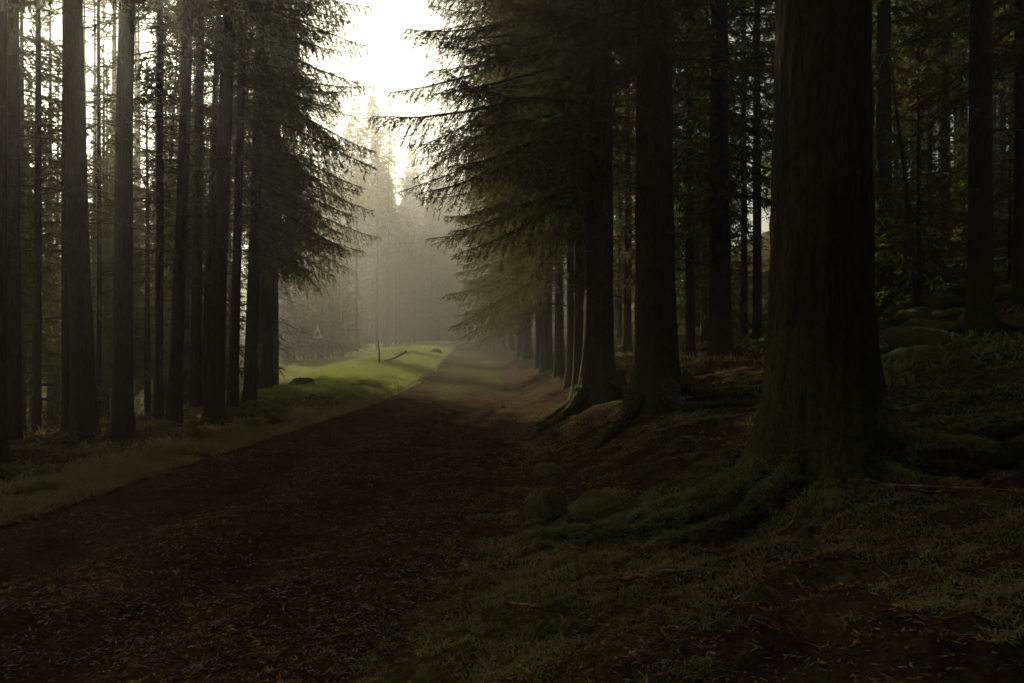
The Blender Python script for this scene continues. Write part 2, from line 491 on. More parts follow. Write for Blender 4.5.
def branch(L, droop, up, ds, dt, tl, tw, r_, hang=0.5, bare=0.12):
    """needles: triangles (k,3,3); spine: points; along local +X"""
    n = max(3, int(L / ds))
    t = np.linspace(bare, 1.0, n)
    side = np.array([1, -1] * ((n + 1) // 2))[:n]
    def sp(t): return np.stack([L * (t - 0.08 * t ** 3), L * 0.04 * np.sin(3 * t + L), -droop * L * t ** 1.4 + up * L * t ** 3], -1)
    t2 = np.concatenate([t, t + 0.5 * (t[1] - t[0])]).clip(0, 1); side = np.concatenate([side, -side])
    P0 = sp(t2)
    prof = (0.30 + 0.70 * np.sin(np.pi * np.clip(t2 * 0.75 + 0.18, 0, 1))) * (1 - 0.72 * t2 ** 2)
    ln = 0.36 * L ** 0.6 * prof * r_.uniform(0.35, 1.35, len(t2))
    dr = np.stack([0.55 + 0.4 * t2, side * r_.uniform(0.45, 1.0, len(t2)), -hang * r_.uniform(0.2, 1.4, len(t2))], -1)
    dr /= np.linalg.norm(dr, axis=1)[:, None]
    cnt = np.maximum(1, (ln / dt).astype(int) * 2)
    idx = np.repeat(np.arange(len(t2)), cnt)
    k = len(idx)
    v = r_.uniform(0.0, 1.05, k)
    l_ = ln[idx]
    pos = P0[idx] + dr[idx] * (l_ * v)[:, None]
    pos[:, 2] -= 0.45 * hang * l_ * v ** 2
    td = dr[idx] * 0.9 + np.stack([r_.normal(0, .42, k), r_.normal(0, .42, k), r_.normal(-0.08, .40, k)], -1)
    # sprigs along the spine itself
    ks = int(L / ds * 3)
    ts = r_.uniform(bare * 1.5, 1, ks)
    pos = np.vstack([pos, sp(ts)])
    td = np.vstack([td, np.stack([np.full(ks, .8), r_.normal(0, .6, ks), r_.normal(-.15, .35, ks)], -1)])
    k = len(pos)
    td /= np.linalg.norm(td, axis=1)[:, None]
    w = np.cross(td, r_.normal(0, 1, (k, 3))); w /= np.linalg.norm(w, axis=1)[:, None] + 1e-9
    tl_ = tl * r_.uniform(0.6, 1.35, k)[:, None]; tw_ = tw * r_.uniform(0.7, 1.3, k)[:, None]
    tri = np.stack([pos - w * tw_ * .5, pos + w * tw_ * .5, pos + td * tl_], 1)
    spine = sp(np.linspace(0, 1, 6))
    # thin twig stems
    sel = np.arange(0, len(t2), 1)
    a = P0[sel]; b = P0[sel] + dr[sel] * ln[sel][:, None] * 0.9; b[:, 2] -= 0.40 * hang * ln[sel] * .81
    ww = np.array([0, 0, 0.006])
    stem = np.stack([a - ww, a + ww, b], 1)
    return tri, spine, stem


def crown_mesh(name, H, zb, Lmax, seed, needle, wood, spacing=0.16, per=1, ds=0.13, dt=0.05, tl=0.11, tw=0.024,
               hang=0.6, side=None, dead=(2.0, 0, 0.0), prof=0.75, gap=0.1, droop0=0.25, inner=0.1, rmin=0.45, lowk=0.55):
    """side: None or (azimuth, width, low branch base, factor) - longer, lower branches towards one side"""
    r_ = np.random.default_rng(seed)
    tris, wood_parts = [], []
    z = zb
    az = r_.uniform(0, 6.28)
    while z < H - 0.25:
        for q in range(per):
            az += 2.4 + r_.normal(0, 0.35)
            if r_.random() < gap: continue
            f = np.clip((H - z) / (H - zb), 0, 1)
            L = Lmax * (f ** prof) * (lowk + (1 - lowk) * sstep(1.0, 0.85, f)) * r_.uniform(rmin, 1.15) + 0.12
            dl = 1.0
            if side is not None:
                dd = abs((az - side[0] + np.pi) % (2 * np.pi) - np.pi)
                kk = float(1 - sstep(side[1] * 0.6, side[1], dd))
                L *= (1 - side[3]) + side[3] * kk
                if z < side[2] and kk < 0.4: continue
            if L < 0.1: continue
            droop = droop0 + 0.22 * f - 0.45 * (1 - f) + r_.normal(0, 0.06)
            tri, spn, stm = branch(L, droop, 0.14 + r_.uniform(0, 0.1), ds, dt, tl, tw, r_, hang * (0.5 + 0.7 * f), inner)
            ca, sa = math.cos(az), math.sin(az)
            Rm = np.array([[ca, -sa, 0], [sa, ca, 0], [0, 0, 1]])
            off = np.array([0, 0, z])
            tris.append(tri @ Rm.T + off)
            rr0 = 0.010 + 0.008 * L
            Vt, Tt = tube(spn @ Rm.T + off, np.linspace(rr0, 0.004, len(spn)), 4, cap=False)
            wood_parts.append((Vt, Tt))
            sm = (stm @ Rm.T + off)
            wood_parts.append((sm.reshape(-1, 3), np.arange(len(sm) * 3).reshape(-1, 3)))
        z += spacing * r_.uniform(0.7, 1.3)
    # leader
    k = 60
    pz = r_.uniform(H - 0.7, H + 0.1, k)
    p = np.stack([r_.normal(0, .02, k), r_.normal(0, .02, k), pz], -1)
    d = np.stack([r_.normal(0, .6, k), r_.normal(0, .6, k), np.full(k, .8)], -1); d /= np.linalg.norm(d, axis=1)[:, None]
    w = np.cross(d, r_.normal(0, 1, (k, 3))); w /= np.linalg.norm(w, axis=1)[:, None]
    tris.append(np.stack([p - w * tw * .5, p + w * tw * .5, p + d * tl * 1.3], 1))
    # dead lower twigs: bare, thin, drooping
    zd, nd, Ld = dead
    for q in range(int(nd)):
        zz = r_.uniform(zd, zb + 1.5); a = r_.uniform(0, 6.28); L = Ld * r_.uniform(0.35, 1.1)
        t = np.linspace(0, 1, 6)
        cv = np.stack([L * t, 0.06 * L * np.sin(4 * t + zz), -0.35 * L * t ** 1.5 * r_.uniform(0.3, 1.3) + 0.08 * L * t], -1)
        ca, sa = math.cos(a), math.sin(a); Rm = np.array([[ca, -sa, 0], [sa, ca, 0], [0, 0, 1]])
        pts = cv @ Rm.T + np.array([0, 0, zz])
        wood_parts.append(tube(pts, np.linspace(0.011, 0.003, 6), 4, cap=False))
        for s in range(int(4 * L) + 1):
            tt = r_.uniform(0.25, 0.95); p0 = pts[0] + (pts[-1] - pts[0]) * tt; p0 = pts[int(tt * 5)]
            dv = np.array([r_.normal(.4, .3), r_.normal(0, .8), r_.normal(-.5, .3)]) @ Rm.T * L * 0.28
            wood_parts.append(tube(np.array([p0, p0 + dv * .5, p0 + dv + [0, 0, -.05 * L]]), [0.005, 0.004, 0.002], 3, cap=False))
    tr = np.concatenate(tris); nT = len(tr)
    Vn, Fn = tr.reshape(-1, 3), np.arange(nT * 3).reshape(-1, 3)
    Vw, Fw = join_geo(wood_parts)
    Va, Fa = join_geo([(Vn, Fn), (Vw, Fw)])
    mi = np.concatenate([np.zeros(len(Fn), int), np.ones(len(Fw), int)])
    return mesh_np(name, Va, Fa, [needle, wood], mi)


def plant_tree(name, label, cat, x, y, trunk, crown, group=None, scale=1.0, rz=0.0, lean=(0, 0), z=None, trs=1.0, sink=0.05):
    t = thing(name, label, cat, (x, y, (gh(x, y) if z is None else z) - sink), (R(lean[1]), R(lean[0]), rz), group, scale)
    t.rotation_mode = 'ZYX' if False else 'XYZ'
    obj('trunk', trunk, t, scale=(trs, trs, 1))
    if crown is not None: obj('crown', crown, t)
    return t


# ---- shared variants
ND, NP, WD, BT = M['needles'], M['needles_backlit'], M['wood'], M['bare_twigs']
# plantation spruces: high crown, bare stem with dead twigs
HI = [crown_mesh('high_spruce_crown', H, zb, 2.7, 100 + k, ND, WD, 0.17, 1, 0.15, 0.06, 0.15, 0.034, dead=(2.6, 56, 1.9), droop0=0.22, gap=0.45)
      for k, (H, zb) in enumerate([(22, 6.6), (23, 7.5), (20, 6.0)])]
HIH = [22, 23, 20]
# stand behind: crown lower, smaller
MID = [crown_mesh('stand_spruce_crown', H, zb, 2.4, 200 + k, NP, WD, 0.15, 1, 0.19, 0.085, 0.23, 0.055, hang=0.8, dead=(1.2, 22, 1.2), droop0=0.2)
       for k, (H, zb) in enumerate([(16, 3.2), (18, 4.0), (14, 2.0), (17, 6.0)])]
MIDH = [16, 18, 14, 17]
MIDT = [trunk_mesh('stand_spruce_trunk', H, 0.13, 0.05, 0.25, 250 + k, M['bark'], 12, 24) for k, H in enumerate(MIDH)]
# young edge trees
YNG = [crown_mesh('young_spruce_crown', H, 0.5, 2.1, 300 + k, NP, WD, 0.11, 1, 0.16, 0.07, 0.2, 0.045, droop0=0.05, hang=0.9) for k, H in enumerate([6.5, 5.0])]
YNGT = [trunk_mesh('young_spruce_trunk', H, 0.075, 0.03, 0.2, 350 + k, M['bark'], 10, 16) for k, H in enumerate([6.5, 5.0])]
# far spruces
FAR = [crown_mesh('far_spruce_crown', H, zb, L, 400 + k, ND, WD, 0.13, 1, 0.34, 0.16, 0.6, 0.18, droop0=0.12, gap=0.05, hang=0.8)
       for k, (H, zb, L) in enumerate([(26, 1.2, 4.6), (24, 1.0, 4.3), (28, 1.5, 4.5)])]
FARH = [26, 24, 28]
FART = [trunk_mesh('far_spruce_trunk', H, 0.24, 0.08, 0.4, 450 + k, M['bark'], 8, 14) for k, H in enumerate(FARH)]
# bare brown larches of the far forest edge
LAR = [crown_mesh('bare_larch_crown', H, zb, 1.9, 500 + k, BT, WD, 0.26, 1, 0.28, 0.16, 0.30, 0.035, hang=0.3, droop0=0.0, dead=(1.0, 14, 0.9))
       for k, (H, zb) in enumerate([(13, 4.0), (12, 3.0), (14, 5.0)])]
LARH = [13, 12, 14]
LART = [trunk_mesh('bare_larch_trunk', H, 0.12, 0.04, 0.3, 550 + k, M['bark_pale'], 10, 18) for k, H in enumerate(LARH)]

# ------------------------------------------------------------------ left roadside row
ROWG = 'spruces in the roadside row on the far verge'
# px at base, depth, radius, lean deg (top to the right +), bend, crown variant, label
left_row = [
    (83, 12.0, 0.165, -1.6, 0.05, 0, 'thickest dark spruce trunk of the row across the track, before the sun glare'),
    (122, 12.6, 0.148, 0.7, 0.0, 1, 'straight dark spruce trunk beside the thickest one in the row across the track'),
    (158, 14.6, 0.076, 0.5, 0.02, 2, 'pole-thin dark spruce touching the foot of a thicker leaning trunk'),
    (173, 14.4, 0.115, 2.0, 0.05, 0, 'medium spruce trunk leaning right with a thin spruce pressed against its foot'),
    (195, 17.5, 0.115, 0.6, 0.02, 1, 'paler hazy spruce trunk seen between two dark leaning roadside trunks'),
    (204, 18.5, 0.09, 2.4, 0.03, 2, 'slim hazy spruce trunk partly hidden behind the darker trunk with spreading root foot'),
    (214, 14.7, 0.148, 2.2, 0.05, 1, 'dark leaning spruce trunk with spreading root foot above the grassy verge'),
    (232, 16.4, 0.10, 1.5, 0.02, 0, 'slender dark spruce right beside the leaning trunk with spreading root foot'),
]
for k, (px, d, r, lean, bend, cv, lab) in enumerate(left_row):
    x = at(px, d)
    tm = trunk_mesh('roadside_spruce_trunk', HIH[cv], r * 1.02, r * 0.55, 0.5, 600 + k, M['bark'], 26, 70, bend=bend)
    t = plant_tree('roadside_spruce', lab, 'spruce', x, d, tm, HI[cv], ROWG, 1.0, 0, (lean, 0))
    t.children[-1].rotation_euler.z = k * 1.9

# the shaggy trees at the end of the row: boughs hang low over the verge
shaggy = [
    (250, 19.0, 0.15, 1.6, 21, 4.4, 3.3, 'dark spruce at the row end whose drooping boughs begin high above its foot'),
    (266, 23.5, 0.17, 1.2, 22, 4.4, 3.6, 'shaggy spruce with boughs hanging over the verge before the triangle sign'),
    (261, 26.5, 0.15, 0.8, 22, 4.8, 3.6, 'shaggy spruce half hidden by the one hanging over the verge'),
    (274, 29.0, 0.16, 0.5, 21, 5.0, 3.9, 'hazy shaggy spruce last in the roadside row, next to the grassy clearing'),
]
for k, (px, d, r, lean, H, zb, Lm, lab) in enumerate(shaggy):
    x = at(px, d)
    cm = crown_mesh('shaggy_spruce_crown', H, zb, Lm, 640 + k, NP, WD, 0.10, 1, 0.12, 0.05, 0.13, 0.028, hang=1.5,
                    side=(R(-15), R(150), 6.0, 0.35), dead=(1.6, 26, 1.6), droop0=0.34, gap=0.05, prof=0.6, lowk=0.8)
    tm = trunk_mesh('shaggy_spruce_trunk', H, r, r * 0.5, 0.25, 660 + k, M['bark'], 22, 60)
    plant_tree('roadside_spruce', lab, 'spruce', x, d, tm, cm, ROWG, 1.0, 0, (lean, 0))

# ------------------------------------------------------------------ the slim trunks in front of the stand, at the left edge
for k, (px, d, r, cv, lab) in enumerate([
        (-1, 9.6, 0.075, 1, 'dark spruce trunk cut by the picture edge beside the ferny verge'),
        (14, 13.0, 0.095, 0, 'shadowy spruce trunk between the picture edge and a pole-thin trunk, at the slope brink'),
        (38, 17.0, 0.07, 3, 'very thin straight spruce standing on the pale slope below the roadside row'),
        (66, 15.6, 0.085, 1, 'thin spruce close beside the thickest trunk, on the brink of the pale slope'),
        (99, 20.0, 0.06, 3, 'wispy spruce stem in the gap between the two thick roadside trunks')]):
    x = at(px, d)
    if k == 0:
        SLIM = [crown_mesh('slim_spruce_crown', 21, 11 + 1.5 * z_, 1.7, 670 + z_, ND, WD, 0.16, 1, 0.15, 0.07, 0.15, 0.034, dead=(2.5, 30, 1.0), gap=0.25) for z_ in range(2)]
    q = k % 2
    tm = trunk_mesh('slim_spruce_trunk', 21, r * 1.1, r * 0.5, 0.25, 680 + k, M['bark'], 16, 44)
    t = plant_tree('slim_spruce', lab, 'spruce', x, d, tm, SLIM[q], 'slim spruces on the brink behind the roadside row')
    t.children[-1].rotation_euler.z = k * 1.3



# ------------------------------------------------------------------ sun corridor for the clearing
sx_, sy_ = math.sin(R(SUN_AZ)), math.cos(R(SUN_AZ))
tanE = math.tan(R(SUN_EL))


def in_patch(x, y):
    g = -(x - road_c(y)) - road_hw(y)
    return 30 < y < 82 and 0.0 < g < 5.5


def max_height(x, y, H):
    for s in np.arange(1.0, H / tanE, 0.7):
        px, py = x - sx_ * s, y - sy_ * s
        if in_patch(px, py): return s * tanE
    return H


placed = []


def free(x, y, dmin):
    for (a, b) in placed:
        if (a - x) ** 2 + (b - y) ** 2 < dmin * dmin: return False
    return True


# stand on the falling ground behind the row
for k in range(12):
    for _ in range(80):
        d = random.uniform(18, 40); px = random.uniform(-120, 215); x = at(px, d)
        g = -(x - road_c(d)) - road_hw(d)
        if 6.2 < g < 26 and free(x, d, 1.45): break
    else: continue
    placed.append((x, d)); q = k % 2
    Ht = CAMZ - gh(x, d) + (CY - random.uniform(62, 112)) / F * d
    if Ht < 9.5:
        plant_tree('young_spruce', 'bushy young spruce under the tall stand on low ground behind the roadside row', 'spruce', x, d, YNGT[q], YNG[q],
                   'young spruces under the backlit stand', Ht / (6.5, 5.0)[q], k * 1.7)
    else:
        q = (0, 2)[q]
        plant_tree('stand_spruce', 'slender spruce in the hazy backlit stand on low ground behind the roadside row', 'spruce', x, d, MIDT[q], MID[q],
                   'backlit stand behind the roadside row', Ht / MIDH[q], k * 1.7)
EDG = [crown_mesh('edge_shade_crown', 26, 13.0 + z_, 2.6, 480 + z_, NP, WD, 0.13, 1, 0.2, 0.09, 0.25, 0.06, hang=0.9, dead=(3, 30, 1.6)) for z_ in range(2)]
EDT = trunk_mesh('edge_shade_trunk', 26, 0.15, 0.1, 0.3, 485, M['bark'], 14, 36)
for k in range(13):  # added row, crowns set high to shade the track but spare the grass
    f = k / 12; x = -15.6 + 1.6 * f - (0, 1.9, 0.7)[k % 3] + random.uniform(-.4, .4); d = 47 + 41 * f + random.uniform(-.7, .7)
    placed.append((x, d))
    if k in (0, 2, 3, 5, 6, 8, 9): continue
    plant_tree('edge_shade_spruce', 'tall bare-stemmed spruce added at the stand edge to shade the far track', 'spruce', x, d, EDT, EDG[k % 2], 'added shade spruces of the stand edge by the sign', random.uniform(.92, 1.08), k * 2.1, (random.gauss(0, .8), 0))
TALL = [crown_mesh('tall_shade_crown', 33, 26.5 + z_, 2.5, 490 + z_, ND, WD, 0.145, 1, 0.2, 0.085, 0.25, 0.065, hang=0.9, prof=0.35, gap=0.0, dead=(9, 30, 1.2)) for z_ in range(2)]
TALLT = trunk_mesh('tall_shade_trunk', 33, 0.22, 0.1, 0.4, 495, M['bark'], 14, 40)
for k in range(15):  # added curtain of high crowns that keeps the sun off the near track
    x = -34.5 + 0.82 * k + random.uniform(-.25, .25); d = 55.5 + 2.6 * (k % 2) + random.uniform(-.4, .4)
    s = (31.6 + .57 * (d - 56) - gh(x, d)) / 33
    placed.append((x, d))
    plant_tree('tall_shade_spruce', 'very tall bare-stemmed spruce added at the back of the hazy stand to shade the near track', 'spruce', x, d, TALLT, TALL[k % 2], 'added shade spruces at the back of the stand', s, k * 1.3)
for px, d in [(6, 19.5), (22, 25.0), (-14, 22.0), (50, 33.0), (104, 36.0)]:
    x = at(px, d); placed.append((x, d))
    plant_tree('stand_spruce', 'slender spruce in the hazy backlit stand on low ground behind the roadside row', 'spruce', x, d, MIDT[1], MID[1],
               'backlit stand behind the roadside row', 1.05, px)
n = 0
tries = 0
while n < 36 and tries < 9000:
    tries += 1
    d = random.uniform(18, 66) if n > 14 else random.uniform(24, 42); px = random.uniform(-90, 325)
    x = at(px, d)
    g = -(x - road_c(d)) - road_hw(d)
    if g < 8.5 + max(0, d - 30) * 0.10: continue
    if not free(x, d, 1.7): continue
    k = random.randrange(4); s = random.uniform(0.85, 1.2)
    if 8 < px < 128: s = min(s, (CAMZ - gh(x, d) + (CY - random.uniform(45, 140)) / F * d) / MIDH[k])
    if s < 0.3: continue
    H = MIDH[k] * s; mh = max_height(x, d, H)
    if mh < H:
        if mh < 4: continue
        if mh < 9:
            k = random.randrange(2); s = min(1.25, mh / [6.5, 5.0][k])
            plant_tree('young_spruce', 'bushy young spruce in the low growth between the stand and the clearing', 'spruce', x, d, YNGT[k], YNG[k],
                       'young spruces below the clearing', s, random.uniform(0, 6.28))
            placed.append((x, d)); n += 1
            continue
        s = mh / MIDH[k]
    plant_tree('stand_spruce', 'slender spruce in the hazy backlit stand on low ground behind the roadside row', 'spruce', x, d, MIDT[k], MID[k],
               'backlit stand behind the roadside row', s, random.uniform(0, 6.28), (random.gauss(0, 1), random.gauss(0, 1)))
    placed.append((x, d)); n += 1

# far forest edge of bare brown larches along the clearing
A = np.array([-15.2, 60.0]); B = np.array([-10.5, 98.0])
for k in range(36):
    f = (k + random.random() * 0.8) / 36; depth = random.choice([0, 0, 1.5, 3, 4.5, 6.5])
    p = A + (B - A) * f + np.array([-depth - random.random(), random.uniform(-.8, .8)])
    q = random.randrange(3)
    plant_tree('bare_larch', 'bare brown larch pole in the hazy forest edge beyond the sunny clearing', 'larch', p[0], p[1], LART[q], LAR[q],
               'bare larches along the far edge of the clearing', random.uniform(0.75, 1.1), random.uniform(0, 6.28))

# ------------------------------------------------------------------ hazy far spruces
far_named = [
    (372, 100, 30.5, 0, 'tall pale spruce rising into the bright sky gap, left side of the gap', 1.0),
    (349, 108, 29.0, 1, 'pale broad spruce close behind the tall one in the sky gap', 1.0),
    (412, 150, 33.0, 2, 'distant pale spruce with its tip in the middle of the bright sky gap', 0.9),
    (438, 132, 27.0, 1, 'distant pale spruce between the sky gap and the dark overhanging boughs', 1.0),
]
for px, d, H, k, lab, w in far_named:
    x = at(px, d)
    z = gh(x, d); s = H / FARH[k]
    top_y = CY - (z + H - CAMZ) / d * F
    t = plant_tree('far_spruce', lab, 'spruce', x, d, FART[k], FAR[k], 'spruces around the sky gap', s, random.uniform(0, 6))
for k in range(26):
    d = random.uniform(101, 120); px = 352 + 4.2 * k + random.uniform(-4, 4); x = at(px, d)
    if abs(x - road_c(d)) < 3.5: continue
    q = k % 3; H = random.uniform(14, 21) - 3 * (398 < px < 425)
    plant_tree('far_spruce', 'misty grey spruce with boughs to the ground where the track bends out of sight', 'spruce', x, d, FART[q], FAR[q],
               'misty spruces at the bend of the track', H / FARH[q], k * 1.9)
for px, d, sc_ in [(284, 58, 1.0), (295, 60.5, 1.2), (304, 59, .95), (312, 61, 1.15), (322, 60, 1.2), (333, 62, 1.1), (343, 63.5, 1.2), (275, 60, 1.2), (328, 65, 1.3)]:
    x = at(px, d)
    plant_tree('young_spruce', 'dark young spruce in the thicket right behind the triangle sign', 'spruce', x, d, YNGT[0], YNG[0], 'young spruces behind the triangle sign', sc_, px)
n = 0; fplaced = []
for _try in range(3000):
    if n >= 120: break
    d = random.uniform(118, 178); px = random.uniform(290, 580)
    x = at(px, d)
    if abs(x - road_c(d)) < 4: continue
    if any((a - x) ** 2 + (b - d) ** 2 < 10 for a, b in fplaced): continue
    z = gh(x, d)
    # the skyline drops to a notch in the sky gap
    lim = CAMZ + (CY - (178 + 0.35 * abs(px - 405) * (-1 if True else 1))) / F * d
    k = random.randrange(3); H = min(FARH[k] * random.uniform(0.75, 1.1), lim - z)
    if H < 8: continue
    fplaced.append((x, d)); n += 1
    plant_tree('far_spruce', 'one of the spruces fading to grey in the misty mass on the far slope', 'spruce', x, d, FART[k], FAR[k],
               'misty spruces on the far slope', H / FARH[k], random.uniform(0, 6.28))

# ------------------------------------------------------------------ right side
RG = 'old spruces along the near bank'
HB = 24


def right_tree(px, d, r, flare, fh, lab, seed, zb, Lm, lean=0, side=None, lowz=0, nth=34, nz=90, spacing=0.15, dead=(2, 24, 1.6), dense=1.0, mat_='bark_mossy', crown=True, hang=0.7, name='bank_spruce', tl=0.13, tw=0.03, dt=0.055, gap=0.08, group=RG, rmin=0.45, lowk=0.85, ds=0.13):
    x = at(px, d)
    tm = trunk_mesh('bank_spruce_trunk', HB, r, flare, fh, seed, M[mat_], nth, nz, wob=0.06, lobes=0.30)
    cm = crown_mesh('bank_spruce_crown', HB, zb, Lm, seed + 1, ND, WD, spacing, 1, ds, dt, tl, tw, hang=hang,
                    side=side, dead=dead, droop0=0.30, gap=gap, prof=0.5, lowk=lowk, rmin=rmin) if crown else None
    return plant_tree(name, lab, 'spruce', x, d, tm, cm, group, 1.0, 0, (lean, 0))


LEFT = R(188)
big = right_tree(820, 5.5, 0.345, 0.31, 0.40, 'huge black spruce trunk close by with broad mossy root buttresses', 700, 7.5, 3.4, 0.0, None, nth=96, nz=220, dead=(5, 16, 1.4))
r2 = right_tree(655, 11.0, 0.285, 0.24, 0.40, 'thick dark spruce trunk with flared foot next to the huge near trunk, on the bank', 705, 5.0, 3.4, 0.0, (LEFT, R(150), 6, 0.3), nth=64, nz=150, spacing=0.10, dead=(2, 40, 2.0))
r1 = right_tree(598, 15.0, 0.28, 0.30, 0.42, 'dark flared spruce trunk at the track side whose boughs overhang the track', 710, 3.6, 5.0, 0.3, (LEFT, R(95), 7.0, 0.55), nth=56, nz=120, spacing=0.05, hang=1.1, gap=0.04, tl=0.10, tw=0.020, dt=0.034, rmin=0.62, lowk=0.60, ds=0.10)
right_tree(720, 18.0, 0.25, 0.13, 0.35, 'straight spruce trunk up the slope between the huge trunk and its flared neighbour', 715, 3.4, 3.2, dead=(1.5, 30, 2.0), spacing=0.11)
right_tree(884, 20.0, 0.21, 0.10, 0.3, 'spruce trunk on the mossy slope just past the huge trunk, behind a leaning stem', 720, 7.5, 2.8, dead=(1.5, 36, 2.0))
right_tree(980, 12.6, 0.185, 0.10, 0.3, 'lone dark spruce trunk on the boulder-strewn mossy slope', 725, 7.5, 3.0, 0.3, dead=(1.8, 40, 2.0))
right_tree(1021, 14.0, 0.13, 0.06, 0.3, 'slim dark spruce trunk at the picture edge past the lone trunk on the slope', 730, 4.5, 2.6, 0.0)
right_tree(757, 24.0, 0.14, 0.05, 0.3, 'thin spruce stem against the bright chink right beside the huge trunk', 735, 6.0, 2.0)
right_tree(744, 27.0, 0.12, 0.05, 0.3, 'thin spruce stem crossing the narrow bright chink up the slope', 737, 6.0, 2.0)
# the row that runs away along the bank; boughs reach over the track
for k, (px, d, r, zb, Lm, lab) in enumerate([
        (580, 17.6, 0.15, 4.6, 4.6, 'slim dark spruce close behind the flared trunk at the track side'),
        (574, 20.0, 0.20, 3.4, 4.5, 'dark spruce half hidden behind the flared trunk at the track side'),
        (559, 24.0, 0.14, 2.8, 4.2, 'bank spruce with bare dead branch stretched toward the track'),
        (547, 29.5, 0.21, 2.6, 4.2, 'bank spruce with pale rim-lit stem above exposed roots'),
        (539, 32.0, 0.14, 2.4, 4.2, 'bank spruce with hazy brown stem above eroded roots'),
        (527, 40.0, 0.24, 2.2, 4.2, 'hazy bank spruce just past the eroded root bank'),
        (520, 45.0, 0.16, 2.0, 4.2, 'hazy spruce farther along the bank row with boughs to head height'),
        (511, 55.0, 0.22, 1.6, 4.4, 'pale olive spruce near the far end of the bank row'),
        (503, 66.0, 0.22, 1.2, 4.6, 'last pale spruce of the bank row beside the bright end of the track')]):
    t = right_tree(px, d, r, 0.14, 0.35, lab, 740 + 3 * k, zb, Lm, 0, (LEFT, R(100), 5.0, 0.5), nth=24, nz=60,
                   spacing=0.08 if d < 35 else 0.12, hang=0.9, tl=0.11 if d < 30 else 0.2, tw=0.021 if d < 30 else 0.045, dt=0.042 if d < 30 else 0.085, gap=0.04, lowk=0.62 if d < 22 else 0.85)
    if k == 2:
        pts = np.array([[-0.1, -0.1, 4.3], [-0.9, -0.4, 4.0], [-1.6, -0.6, 4.1], [-2.3, -.8, 4.35]])
        Vd, Td = tube(pts, [0.05, 0.04, 0.03, 0.012], 7)
        obj('dead_branch', mesh_np('dead_branch', Vd, Td, [M['wood']], smooth=True), t)

# filler wood behind on the right slope
for k in range(105):
    for _ in range(60):
        d = random.uniform(13, 62); px = random.uniform(560, 1200)
        x = at(px, d)
        e = x - road_c(d) - road_hw(d)
        if e < 4.2: continue
        if 760 < px < 1010 and d < 24 or 736 < px < 774 or (885 < px < 1005 and random.random() < .6): continue
        if free(x, d, 2.0): break
    else: continue
    placed.append((x, d)); q = random.randrange(3)
    if k % 3 != 1:
        q = random.randrange(4)
        plant_tree('slope_spruce', 'shadowy spruce standing deep in the dark wood up the slope', 'spruce', x, d, MIDT[q], MID[q], 'dark wood on the slope', random.uniform(1.0, 1.3), random.uniform(0, 6.28))
    else:
        if k == 1: HIT = [trunk_mesh('slope_spruce_trunk', HIH[z], 0.2, 0.1, 0.3, 800 + z, M['bark'], 16, 36) for z in range(3)]
        plant_tree('slope_spruce', 'shadowy spruce standing deep in the dark wood up the slope', 'spruce', x, d, HIT[q], HI[q], 'dark wood on the slope', random.uniform(0.85, 1.1), random.uniform(0, 6.28))

for px, d in [(872, 31), (896, 36), (912, 44), (930, 33), (948, 40), (966, 47), (1003, 30), (1012, 38), (905, 50), (940, 52)]:
    q = (1, 3)[int(d) % 2]; x = at(px, d); placed.append((x, d))
    plant_tree('slope_spruce', 'shadowy spruce standing deep in the dark wood up the slope', 'spruce', x, d, MIDT[q], MID[q], 'dark wood on the slope', 0.92, px)

# unseen trees added around the viewpoint, where the wood goes on, to shade the track
for (x, d) in [(3.6, 1.2), (5.2, -3.5), (1.9, -4.2), (-5.8, 3.0), (-6.4, -1.5), (-5.2, -6.0), (2.6, -9.0), (7.5, 4.5), (9.0, 0.0), (-8.8, 6.0), (-10.5, 1.0), (-9.2, 12.8), (-7.6, 9.9), (-10.8, 15.5), (-8.4, 8.4), (-12.5, 17.0), (-1.0, -14.0), (10.5, 8.0)]:
    q = random.randrange(3)
    plant_tree('viewpoint_shade_spruce', 'unseen spruce added beside the viewpoint, its shade darkening the track', 'spruce', x, d, HIT[q], HI[q], 'added shade spruces around the viewpoint', random.uniform(0.95, 1.1), random.uniform(0, 6.28))


for (x, d) in [(5.7, 3.2), (6.9, 4.8), (3.7, 0.2), (1.4, -3.0), (-1.2, -4.2), (4.9, -2.0), (8.8, 7.6), (-4.6, -2.6), (3.0, -6.0)]:  # unseen young trees added to keep the near bank dark
    plant_tree('viewpoint_shade_spruce', 'unseen young spruce added around the viewpoint, shading the near bank', 'spruce', x, d, YNGT[0], YNG[0], 'added young shade spruces around the viewpoint', 1.4, x)
for k in range(62):
    d = random.uniform(15, 50); px = random.uniform(560, 1100); x = at(px, d)
    if 738 < px < 772: continue
    if x - road_c(d) - road_hw(d) < 5 or px < 900 and d < 20 or not free(x, d, 1.2): continue
    placed.append((x, d)); q = k % 2
    plant_tree('slope_sapling', 'bushy young spruce growing in the shade on the dark mossy slope', 'spruce', x, d, YNGT[q], YNG[q], 'young spruces on the mossy slope', random.uniform(0.4, 0.9) if d < 22 else random.uniform(0.8, 1.5) if not 880 < px < 1010 else random.uniform(.6, .95), k)


# ------------------------------------------------------------------ roots
MOSSY = []


